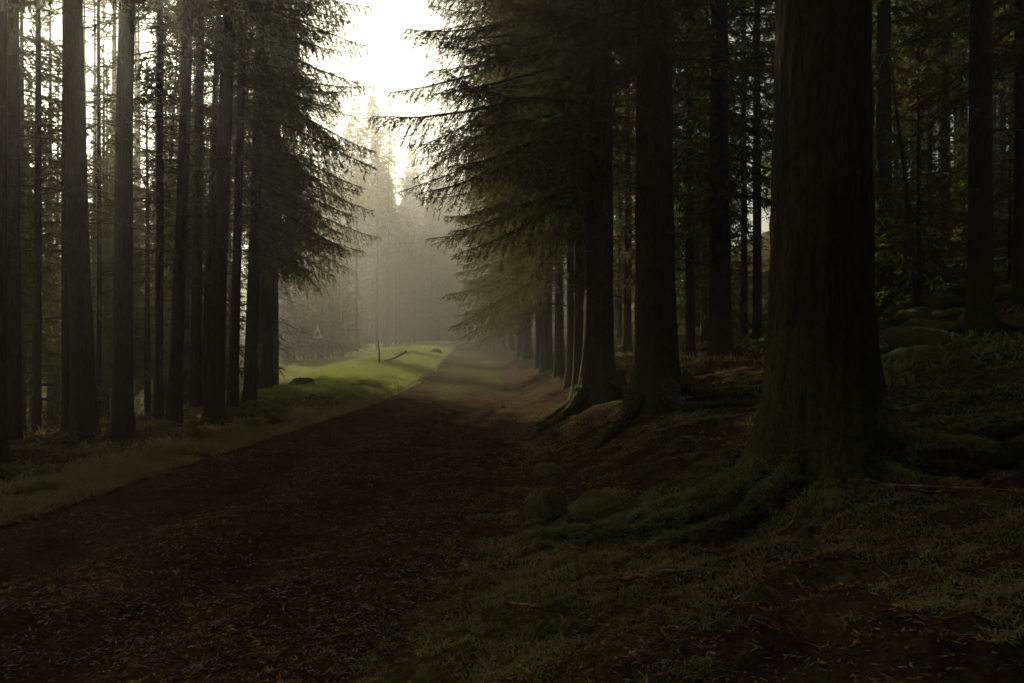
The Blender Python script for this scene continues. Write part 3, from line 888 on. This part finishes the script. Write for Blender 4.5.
def moss_points(Vv, Tt, n, lim=0.25, patch=0.0):
    """random points on the upward faces, where moss tufts grow"""
    a, b, c = Vv[Tt[:, 0]], Vv[Tt[:, 1]], Vv[Tt[:, 2]]
    nn = np.cross(b - a, c - a); ar = np.linalg.norm(nn, axis=1) + 1e-12
    p = ar * (np.abs(nn[:, 2]) / ar > lim); p /= p.sum()
    i = rng.choice(len(Tt), n, p=p); u, v = rng.random((2, n, 1)); f = (u + v > 1); u = np.where(f, 1 - u, u); v = np.where(f, 1 - v, v)
    P = a[i] + u * (b - a)[i] + v * (c - a)[i]
    return P[fbm(P[:, 0], P[:, 1], .25, 3, 91) > patch - .12]


def root(parent, pts2, r0, r1, lift=0.25, n=26, seed=0, m='bark_mossy'):
    """pts2: ground points (x, y); a root half sunk in the ground"""
    P = np.array(pts2, float)
    s = np.linspace(0, len(P) - 1, n); kx = np.interp(s, range(len(P)), P[:, 0]); ky = np.interp(s, range(len(P)), P[:, 1])
    f = np.linspace(0, 1, n)
    kx = kx + 0.05 * fbm(f * 6, f * 0 + seed, 1, 2, seed) ; ky = ky + 0.05 * fbm(f * 6, f * 0 + seed + 5, 1, 2, seed)
    rr = r0 * (1 + .5 * np.exp(-f * 9)) + (r1 - r0) * f ** 0.7
    rr = rr * (1 + 0.25 * fbm(f * 7, f * 0 + seed, 1, 2, seed + 3))
    kz = ground_base(kx, ky) + 0.06 * fbm(kx, ky, 1.1, 2, 3) + rr * lift * (1 - 0.6 * f) + (0.24 if r0 > .06 else 0) * np.exp(-f * 6)
    kz = kz + 0.035 * fbm(f * 14, f * 0 + seed, 1, 3, seed + 7)
    pts = np.stack([kx, ky, kz], -1)
    Vt, Tt = tube(pts, rr, 14, wob=0.6, seed=seed)
    MOSSY.append(moss_points(Vt, Tt, int(5000 * len(P) * r0 / .1) if parent is big else 1500))
    inv = parent.matrix_basis.inverted()
    o = obj('root', mesh_np('root', Vt, Tt, [M[m]], smooth=True), parent)
    o.matrix_parent_inverse = inv
    return o


bx, by = at(820, 5.5), 5.5
bpy.context.view_layer.update()
for k, (pts, a, b) in enumerate([
        ([(bx - .22, by + .0), (bx - .85, by + .15), (bx - 1.25, by + .38), (bx - 1.7, by + .30)], .085, .03),
        ([(bx - .22, by - .12), (bx - .9, by - .02), (bx - 1.3, by + .10), (bx - 1.75, by + .55), (bx - 2.05, by + .8)], .09, .025),
        ([(bx - .22, by - .12), (bx - .8, by - .28), (bx - 1.15, by - .12), (bx - 1.6, by + .05), (bx - 1.95, by + .42)], .085, .02),
        ([(bx - .18, by - .2), (bx - .7, by - .6), (bx - 1.1, by - .55), (bx - 1.5, by - .75)], .08, .025),
        ([(bx - .06, by - .25), (bx - .2, by - .85), (bx - .55, by - 1.2), (bx - .6, by - 1.6)], .075, .025),
        ([(bx + .12, by - .22), (bx + .45, by - .9), (bx + .4, by - 1.4)], .08, .03),
        ([(bx + .22, by - .15), (bx + .85, by - .28), (bx + 1.35, by - .15), (bx + 1.9, by - .25), (bx + 2.6, by - .1)], .21, .03),
        ([(bx + .22, by + .05), (bx + .9, by + .35), (bx + 1.5, by + .45), (bx + 2.2, by + .9)], .19, .04),
        ([(bx - 1.1, by + .32), (bx - 1.4, by + .62), (bx - 1.6, by + 1.1)], .045, .015)]):
    root(big, pts, a * .8, b, 0.02, n=60, seed=k)
x2, y2 = at(655, 11), 11
for k, (pts, a, b) in enumerate([
        ([(x2 - .3, y2 - .2), (x2 - .7, y2 - .6), (x2 - 1.1, y2 - 1.3)], .10, .03),
        ([(x2 + .3, y2 - .2), (x2 + .9, y2 - .6), (x2 + 1.9, y2 - .9), (x2 + 2.8, y2 - .8)], .11, .04),
        ([(x2 + .1, y2 - .35), (x2 + .3, y2 - 1.0), (x2 + 1.1, y2 - 1.7)], .10, .03)]):
    root(r2, pts, a, b, 0.4, seed=10 + k)
x1, y1 = at(598, 15), 15
for k, (pts, a, b) in enumerate([
        ([(x1 - .3, y1 - .2), (x1 - .7, y1 - .7), (x1 - 1.2, y1 - 1.4), (x1 - 1.4, y1 - 2.3)], .11, .03),
        ([(x1 - .35, y1 + .0), (x1 - .9, y1 - .1), (x1 - 1.3, y1 - .5)], .10, .03),
        ([(x1 + .3, y1 - .3), (x1 + .6, y1 - .9), (x1 + .5, y1 - 1.6)], .10, .03)]):
    root(r1, pts, a, b, 0.4, seed=20 + k)


# ------------------------------------------------------------------ stones, stumps, twigs
def lump(name, x, y, rx, ry, rz_, seed, m, sink=0.35, rough=0.25, n=40):
    th = np.linspace(0, np.pi, n); ph = np.linspace(0, 2 * np.pi, 2 * n, endpoint=False)
    TH, PH = np.meshgrid(th, ph, indexing='ij')
    ux, uy, uz = np.sin(TH) * np.cos(PH), np.sin(TH) * np.sin(PH), np.cos(TH)
    r = 1 + rough * fbm(ux * 1.4 + uz * .6 + seed, uy * 1.4 - uz * .8, 1.0, 4, seed)
    Vv = np.stack([ux * r * rx, uy * r * ry, uz * r * rz_], -1).reshape(-1, 3)
    k = 2 * n
    zo = gh(x, y) + rz_ * (.5 - sink)
    i = np.arange(n - 1)[:, None] * k; j = np.arange(k)[None, :]; j2 = (j + 1) % k
    Qq = np.stack([i + j, i + k + j, i + k + j2, i + j2], -1).reshape(-1, 4)
    MOSSY.append(moss_points(Vv, Qq[:, :3], 2500, .2, 0.16) + [x, y, zo])
    o = obj(name, mesh_np(name, Vv, Qq, [M[m]], smooth=True), loc=(x, y, gh(x, y) + rz_ * (1 - sink) - rz_ * .5))
    return o


x, y = at(545, 6.9), 6.9
tag(lump('mossy_stone', x, y, .17, .15, .16, 3, 'moss', 0.2, 0.75), 'round mossy stone at the track edge where the long roots end', 'stone')
x, y = at(604, 6.2), 6.2
tag(lump('mossy_stone', x, y, .26, .2, .14, 8, 'moss', 0.3, 0.4), 'low wide moss cushion stone between the roots and the round mossy stone', 'stone')
x, y = at(548, 9.2), 9.2
tag(lump('mossy_stone', x, y, .16, .14, .10, 14, 'moss', 0.3, 0.4), 'small dark mossy stone on the bank foot behind the round mossy stone', 'stone')
for k in range(16):
    d = random.uniform(11, 19); px = random.uniform(895, 1015)
    if 962 < px < 998 and d < 14: px += 40
    x = at(px, d); s = random.uniform(.25, .6)
    tag(lump('mossy_boulder', x, d, s, s * .8, s * .42, 30 + k, 'moss', 0.45, 0.45, 24), 'mossy boulder lying among others on the dark slope by the lone trunk', 'boulder', 'mossy boulders on the slope')


def stump(px, d, r, h, seed, lab):
    x = at(px, d)
    t = thing('tree_stump', lab, 'stump', (x, d, gh(x, d) - .08))
    th = np.linspace(0, 2 * np.pi, 40, endpoint=False); zz = np.linspace(-.1, h, 12)
    Z, TH = np.meshgrid(zz, th, indexing='ij')
    rr = (r + r * .6 * np.exp(-np.clip(Z, 0, None) / .1)) * (1 + .3 * fbm(np.cos(TH) * 2 + seed, np.sin(TH) * 2 + Z, 1, 3, seed))
    rr = rr * (1 - .45 * np.clip(Z / h, 0, 1) ** 3)
    Z2 = Z + (Z > h * .8) * .12 * fbm(np.cos(TH) * 2, np.sin(TH) * 2, .5, 2, seed + 4)
    Vv = np.stack([rr * np.cos(TH), rr * np.sin(TH), Z2], -1).reshape(-1, 3)
    k = 40; i = np.arange(11)[:, None] * k; j = np.arange(k)[None, :]; j2 = (j + 1) % k
    Qq = np.stack([i + j, i + j2, i + k + j2, i + k + j], -1).reshape(-1, 4)
    T3 = np.vstack([Qq[:, [0, 1, 2]], Qq[:, [0, 2, 3]], np.stack([11 * k + np.arange(k), 11 * k + (np.arange(k) + 1) % k, np.full(k, 12 * k)], -1)])
    Vv = np.vstack([Vv, [[0, 0, h * 1.12]]])
    obj('stump_wood', mesh_np('stump_wood', Vv, T3, [M['bark']], smooth=True), t)
    a = np.array([[-.9 * r, -.5 * r, .02], [0, -1.1 * r, .05], [1.3 * r, -1.5 * r, -.02], [2.3 * r, -1.7 * r, -.1]])
    Vt, Tt = tube(a, [r * .3, r * .3, r * .22, r * .1], 8)
    obj('root', mesh_np('stump_root', Vt, Tt, [M['bark']], smooth=True), t)
    return t


stump(303, 25.0, .42, .30, 2, 'dark rotten stump on the grassy rise at the end of the roadside row')
stump(319, 20.0, .26, .16, 5, 'low dark stump on the verge in front of the larger rotten stump')
stump(436, 55.0, .36, .40, 9, 'brownish old stump on the sunlit grass right beside the track')

for (px, d, pts, rr, lab) in [
        (379, 38, [[0, 0, -.1], [.02, 0, .5], [-.05, .03, 1.2]], [.05, .045, .03], 'thin upright dead stick in the sunlit grass'),
        (388, 39, [[-.2, 0, .08], [.3, .1, .22], [.9, .2, .55]], [.03, .045, .06], 'slanting broken branch lying on the sunlit grass by the upright stick')]:
    x = at(px, d)
    Vt, Tt = tube(np.array(pts), rr, 7)
    tag(obj('dead_stick', mesh_np('dead_stick', Vt, Tt, [M['bark']], smooth=True), loc=(x, d, gh(x, d))), lab, 'stick')

# the thin leaning dead stem right of the huge trunk
x, y = at(919, 17.0), 17.0
z0 = gh(x, y)
Vt, Tt = tube(np.array([[0, 0, -.2], [-.12, 0, 1.3], [-.26, 0, 2.7], [-.5, 0, 4.6], [-.6, 0, 5.6]]), [.055, .05, .042, .03, .015], 8)
lt = thing('dead_sapling', 'thin leaning dead stem in the gap right of the huge trunk', 'dead sapling', (x, y, z0))
obj('trunk', mesh_np('dead_sapling_trunk', Vt, Tt, [M['wood']], smooth=True), lt)
parts = []
for k in range(14):
    zz = random.uniform(1.4, 5.2); a = random.uniform(0, 6.28); L = random.uniform(.3, .9)
    p = np.array([-.1 * zz, 0, zz]); dv = np.array([math.cos(a), math.sin(a), random.uniform(-.3, .4)]) * L
    parts.append(tube(np.array([p, p + dv * .5 + [0, 0, .05], p + dv]), [.012, .009, .004], 4))
Vt, Tt = join_geo(parts)
obj('crown', mesh_np('dead_sapling_twigs', Vt, Tt, [M['wood']]), lt)

# fallen twigs on the dark bank in the near corner
for k, (px, py, L, a) in enumerate([(830, 590, .34, -.6), (905, 610, .7, -.9), (790, 625, .45, .9), (700, 560, .35, .3), (655, 660, .4, -.3), (585, 640, .3, 1.2), (520, 655, .3, -1.0), (950, 640, .8, -1.1)]):
    d = 3.9 + (683 - py) * .012
    x = at(px, d)
    dx, dy = math.cos(a) * L / 2, math.sin(a) * L / 2
    f = np.linspace(-1, 1, 7)
    tx, ty = x + dx * f + .02 * np.sin(f * 3 + k), d + dy * f
    tz = surf(tx, ty) ; tz = np.maximum(tz, np.interp(f, [-1, 1], [tz[0], tz[-1]])) + .012
    pts = np.stack([tx - x, ty - d, tz - tz[3]], -1)
    Vt, Tt = tube(pts, np.linspace(.010, .004, 7), 6)
    tag(obj('fallen_twig', mesh_np('fallen_twig', Vt, Tt, [M['litter']], smooth=True), loc=(x, d, tz[3])),
        'thin pale fallen twig lying on the dark mossy bank before the huge trunk', 'twig', 'fallen twigs on the near bank')

# ------------------------------------------------------------------ triangle sign
d = 55.0; x = at(318, d); z = gh(x, d)
sg = thing('warning_sign', 'small white triangular sign with dark emblem on a post at the forest edge', 'sign', (x, d, z), (0, 0, R(-38)))
mw, nw = mat('sign_white'); finish(nw, ramp(nw, noise(nw, mapping(nw, (1, 1, 1)), 7), [(0.3, (0.62, 0.62, 0.58)), (0.7, (0.80, 0.80, 0.76))]), 0.5, spec=0.4)
mg, ng = mat('sign_emblem'); finish(ng, ramp(ng, noise(ng, mapping(ng, (1, 1, 1)), 9), [(0.3, (0.03, 0.07, 0.03)), (0.7, (0.06, 0.11, 0.05))]), 0.5)


def prism(poly, y0, y1):
    k = len(poly)
    Vv = np.array([(a, y0, b) for a, b in poly] + [(a, y1, b) for a, b in poly])
    T3 = [(0, i, i + 1) for i in range(1, k - 1)] + [(k, k + i + 1, k + i) for i in range(1, k - 1)]
    for i in range(k): T3 += [(i, k + i, k + (i + 1) % k), (i, k + (i + 1) % k, (i + 1) % k)]
    return Vv, np.array(T3)


Vt, Tt = tube(np.array([[0, 0, -.3], [0, 0, 1.2], [0, 0, 2.45]]), [.035] * 3, 10)
obj('post', mesh_np('post', Vt, Tt, [M['wood']], smooth=True), sg)
Vt, Tt = prism([(-.5, 1.62), (.5, 1.62), (0, 2.52)], -.06, -.038)
pl = obj('sign_plate', mesh_np('sign_plate', Vt, Tt, [mw]), sg)
Vt, Tt = join_geo([prism([(-.16, 1.78), (.12, 1.76), (.2, 1.95), (.05, 2.12), (-.06, 2.1), (-.1, 1.95)], -.064, -.061), prism([(.12, 1.8), (.26, 1.74), (.2, 1.9)], -.0645, -.0615)])
obj('emblem', mesh_np('emblem', Vt, Tt, [mg]), pl)


# ------------------------------------------------------------------ grass, moss sprigs and litter
def blades(name, X, Y, h, w, m, seed, lean=0.5, base=ground_h, extra=None):
    r_ = np.random.default_rng(seed); k = len(X)
    Z = base(X, Y)
    if extra is not None:
        X = np.concatenate([X, extra[:, 0]]); Y = np.concatenate([Y, extra[:, 1]]); Z = np.concatenate([Z, extra[:, 2]]); k = len(X)
    hh = h * r_.uniform(.5, 1.4, k); a = r_.uniform(0, 6.28, k); ln = r_.normal(0, lean, (k, 2)) * hh[:, None]
    wv = np.stack([np.cos(a), np.sin(a), np.zeros(k)], -1) * (w * r_.uniform(.6, 1.3, k))[:, None] * .5
    P = np.stack([X, Y, Z - .01], -1)
    mid = P + np.stack([ln[:, 0] * .35, ln[:, 1] * .35, hh * .6], -1)
    tip = P + np.stack([ln[:, 0], ln[:, 1], hh * (1 - .25 * np.abs(ln).sum(1) / (hh + 1e-6)).clip(.4, 1)], -1)
    Vv = np.stack([P - wv, P + wv, mid + wv * .7, mid - wv * .7, tip], 1).reshape(-1, 3)
    b = np.arange(k)[:, None] * 5
    T3 = np.vstack([b + [0, 1, 2], b + [0, 2, 3], b + [3, 2, 4]])
    return obj(name, mesh_np(name, Vv, T3, [M[m]]))


def clump_filter(X, Y, s, thr, seed):
    return fbm(X, Y, s, 3, seed) > thr


r_ = np.random.default_rng(77)
# sunny clearing
k = 260000; Y = 20 * (95 / 20) ** r_.random(k); g = 0.15 + 9.5 * r_.random(k) ** 1.2
X = road_c(Y) - road_hw(Y) - g
kp = clump_filter(X, Y, 2.2, -0.30, 61); X, Y = X[kp], Y[kp]
tag(blades('meadow_grass', X, Y, .19, .022, 'grass', 1), 'bright sunlit grass of the clearing beside the track', 'grass', kind='stuff')
# verge strip and rough growth in the row's foot
k = 52000; Y = 4.5 * (30 / 4.5) ** r_.random(k); g = r_.normal(.32, .26, k)
X = road_c(Y) - road_hw(Y) - g
kp = (g > -.05) & clump_filter(X, Y, .6, -0.24, 62); X, Y = X[kp], Y[kp]
tag(blades('verge_grass', X, Y, .13, .014, 'dry_grass', 2, 0.9), 'pale grass strip along the verge below the roadside row', 'grass', kind='stuff')
k = 42000; Y = 5 * (30 / 5) ** r_.random(k); g = r_.uniform(.5, 2.7, k)
X = road_c(Y) - road_hw(Y) - g
kp = clump_filter(X, Y, .45, 0.14, 63); X, Y = X[kp], Y[kp]
tag(blades('verge_undergrowth', X, Y, .15, .055, 'verge_leaf', 3, 1.1), 'low leafy undergrowth between verge and roadside trunks', 'undergrowth', kind='stuff')
k = 30000; Y = 9 * (50 / 9) ** r_.random(k); g = r_.uniform(5.0, 22, k)
X = road_c(Y) - road_hw(Y) - g
kp = clump_filter(X, Y, 1.5, -0.05, 64); X, Y = X[kp], Y[kp]
tag(blades('slope_grass', X, Y, .25, .035, 'dry_grass', 4, 0.8), 'pale rough grass on the slope behind the roadside row', 'grass', kind='stuff')
# moss on the near bank
k = 260000; X = r_.uniform(-1.3, 6.5, k); Y = 2.6 * (16 / 2.6) ** r_.random(k)
e = X - road_c(Y) - road_hw(Y)
mm, _g = zone(X, Y)
kp = (e > -.45 + .4 * fbm(X, Y, .6, 2, 69)) & (fbm(X, Y, .45, 3, 65) + .5 * fbm(X, Y, .12, 2, 68) + mm > .46); X, Y = X[kp], Y[kp]
tag(blades('bank_moss', X, Y, .038, .010, 'moss_sprig', 5, 1.0, extra=np.concatenate(MOSSY)), 'mossy growth covering the near bank around the roots', 'moss', kind='stuff')


k = 40000; Y = 9 * (45 / 9) ** r_.random(k); X = r_.uniform(1.5, 30, k)
e = X - road_c(Y) - road_hw(Y)
kp = (e > 3) & (X / Y < .8) & clump_filter(X, Y, 1.1, -0.02, 66); X, Y = X[kp], Y[kp]
tag(blades('slope_undergrowth', X, Y, .16, .05, 'moss_sprig', 8, 1.0), 'low dark undergrowth on the slope in the dark wood', 'undergrowth', kind='stuff')


def flakes(name, X, Y, L, w, m, seed, lift=.004):
    r_ = np.random.default_rng(seed); k = len(X)
    Z = surf(X, Y) + lift + r_.uniform(0, .012, k)
    a = r_.uniform(0, 6.28, k)
    l_ = L * r_.lognormal(0, .6, k); w_ = w * r_.lognormal(0, .3, k)
    dv = np.stack([np.cos(a), np.sin(a), r_.normal(0, .22, k)], -1) * l_[:, None] * .5
    wv = np.stack([-np.sin(a), np.cos(a), r_.normal(0, .35, k)], -1) * w_[:, None] * .5
    P = np.stack([X, Y, Z], -1)
    Vv = np.stack([P - dv, P + wv, P + dv, P - wv], 1).reshape(-1, 3)
    return obj(name, mesh_np(name, Vv, np.arange(k * 4).reshape(-1, 4), [M[m]]))


k = 110000; Y = 2.5 * (40 / 2.5) ** r_.random(k); u = r_.uniform(-2.3, 2.5, k); X = road_c(Y) + u
kp = (fbm(X, Y, 1.0, 3, 71) + .8 * fbm(X, Y, .22, 2, 76) + .28 * np.exp(-((u + .1) / .45) ** 2) + .2 * sstep(1.2, 2.2, np.abs(u)) - .12 * np.exp(-((np.abs(u + .1) - .8) / .3) ** 2)) > -.02
X, Y = X[kp], Y[kp]
tag(flakes('track_litter', X, Y, .026, .009, 'litter', 6), 'fallen needles and leaves strewn over the dark track', 'leaf litter', kind='stuff')
k = 110000; Y = 2.5 * (22 / 2.5) ** r_.random(k); X = road_c(Y) + r_.uniform(-2.2, 6.5, k)
kp = (X > -2.6 - Y * .45) & (X < Y * .7) & (fbm(X, Y, .6, 3, 78) + .6 * fbm(X, Y, .15, 2, 79) > .02); X, Y = X[kp], Y[kp]
tag(flakes('needle_litter', X, Y, .045, .0035, 'litter', 10, .006), 'matted brown spruce needles and twig bits on track and bank', 'needle litter', kind='stuff')
k = 30000; Y = 5 * (30 / 5) ** r_.random(k); g = r_.uniform(.3, 4.5, k); X = road_c(Y) - road_hw(Y) - g
kp = fbm(X, Y, .7, 3, 74) > -.1; X, Y = X[kp], Y[kp]
tag(flakes('verge_litter', X, Y, .05, .016, 'litter', 9), 'brown litter on the soil around the feet of the roadside row', 'leaf litter', kind='stuff')
k = 60000; X = r_.uniform(-1.2, 7, k); Y = 2.5 * (20 / 2.5) ** r_.random(k)
kp = (X - road_c(Y) - road_hw(Y) > -.3) & (fbm(X, Y, .8, 3, 72) > -.05); X, Y = X[kp], Y[kp]
tag(flakes('bank_litter', X, Y, .028, .010, 'litter', 7), 'brown needle and leaf litter on the dark near bank', 'leaf litter', kind='stuff')

k = 2600; Y = 2.6 * (30 / 2.6) ** r_.random(k); X = road_c(Y) + r_.uniform(-2.2, 2.4, k)
rs = r_.lognormal(math.log(.011), .45, k)
oc = np.array([[1, 0, 0], [-1, 0, 0], [0, 1, 0], [0, -1, 0], [0, 0, .7], [0, 0, -.7]])
of = np.array([[0, 2, 4], [2, 1, 4], [1, 3, 4], [3, 0, 4], [2, 0, 5], [1, 2, 5], [3, 1, 5], [0, 3, 5]])
ra = r_.uniform(0, 6.28, k)
Vo = oc[None] * r_.uniform(.6, 1.4, (k, 6, 1))
Vo = np.stack([Vo[..., 0] * np.cos(ra)[:, None] - Vo[..., 1] * np.sin(ra)[:, None], Vo[..., 0] * np.sin(ra)[:, None] + Vo[..., 1] * np.cos(ra)[:, None], Vo[..., 2]], -1)
Vo = Vo * rs[:, None, None] + np.stack([X, Y, surf(X, Y) + rs * .2], -1)[:, None, :]
M['pebble'] = flake_mat('pebble_stone', [(0.06, 0.045, 0.035), (0.11, 0.09, 0.07), (0.19, 0.17, 0.14)])
tag(obj('track_pebbles', mesh_np('track_pebbles', Vo.reshape(-1, 3), (of[None] + np.arange(k)[:, None, None] * 6).reshape(-1, 3), [M['pebble']])), 'loose small pebbles scattered over the dark track', 'pebbles', kind='stuff')

# ------------------------------------------------------------------ haze, sky, sun, camera
HZ = (460, 62, -12)
mh, nh = mat('haze_air')
pv = N(nh, 'ShaderNodeVolumePrincipled')
pv.inputs['Color'].default_value = (0.92, 0.93, 0.91, 1)
pv.inputs['Density'].default_value = 0.0026
pv.inputs['Anisotropy'].default_value = 0.80
oo = N(nh, 'ShaderNodeOutputMaterial'); nh.links.new(pv.outputs[0], oo.inputs['Volume'])
zmin = float(min(GZ.min(), Vr[:, 2].min())) - 1.0
zmax = 0.0
bpy.context.view_layer.update()
for o in C.objects:
    if o.type == 'MESH':
        b = [o.matrix_world @ __import__('mathutils').Vector(c) for c in o.bound_box]
        zmax = max(zmax, max(v.z for v in b))
zmax += 1.0
print('haze z', zmin, zmax)
h = 450.0
Vb = np.array([(sx * h, sy * h, z) for z in (zmin, zmax) for sy in (-1, 1) for sx in (-1, 1)])
Qb = np.array([(0, 2, 3, 1), (4, 5, 7, 6), (0, 1, 5, 4), (2, 6, 7, 3), (0, 4, 6, 2), (1, 3, 7, 5)])
tag(obj('haze', mesh_np('haze', Vb, Qb, [mh])), 'warm morning haze filling the forest', 'haze', kind='stuff')

w = bpy.data.worlds.new('World'); C.world = w; w.use_nodes = True
nt = w.node_tree; nt.nodes.clear()
sky = nt.nodes.new('ShaderNodeTexSky'); sky.sky_type = 'NISHITA'; sky.sun_disc = False
sky.sun_elevation = R(SUN_EL); sky.sun_rotation = R(SUN_AZ)
sky.air_density = 1.0; sky.dust_density = 1.2; sky.ozone_density = 0.6
hs = nt.nodes.new('ShaderNodeHueSaturation'); hs.inputs['Saturation'].default_value = 0.25
bg = nt.nodes.new('ShaderNodeBackground'); bg.inputs['Strength'].default_value = 0.05
out = nt.nodes.new('ShaderNodeOutputWorld')
nt.links.new(sky.outputs[0], hs.inputs['Color']); nt.links.new(mixc(nt, 1.0, hs.outputs[0], (1.0, 0.97, 0.84), 'MULTIPLY'), bg.inputs[0]); nt.links.new(bg.outputs[0], out.inputs[0])

sl = bpy.data.lights.new('sun', 'SUN'); sl.energy = 5.0; sl.angle = R(0.53); sl.color = (1.0, 0.87, 0.60)
so = bpy.data.objects.new('sun', sl); link(so)
from mathutils import Vector
sdir = Vector((math.sin(R(SUN_AZ)) * math.cos(R(SUN_EL)), math.cos(R(SUN_AZ)) * math.cos(R(SUN_EL)), math.sin(R(SUN_EL))))
so.rotation_euler = (-sdir).to_track_quat('-Z', 'Y').to_euler(); so.location = (-20, 20, 60)

cam = bpy.data.cameras.new('camera'); cam.sensor_width = 36; cam.lens = 36 * F / 1024; cam.clip_end = 3000; cam.clip_start = 0.05
co = bpy.data.objects.new('camera', cam); link(co)
co.location = (0, 0, CAMZ); co.rotation_euler = (R(90), 0, 0)
C.camera = co

vs = C.view_settings
vs.view_transform = 'Standard'; vs.look = 'None'; vs.exposure = 0.68; vs.gamma = 1.0
C.render.engine = 'CYCLES'
cy = C.cycles
cy.max_bounces = 7; cy.diffuse_bounces = 3; cy.glossy_bounces = 1; cy.transmission_bounces = 3; cy.volume_bounces = 3; cy.transparent_max_bounces = 4
cy.use_denoising = True
cy.sample_clamp_indirect = 4.0
cy.caustics_reflective = False; cy.caustics_refractive = False
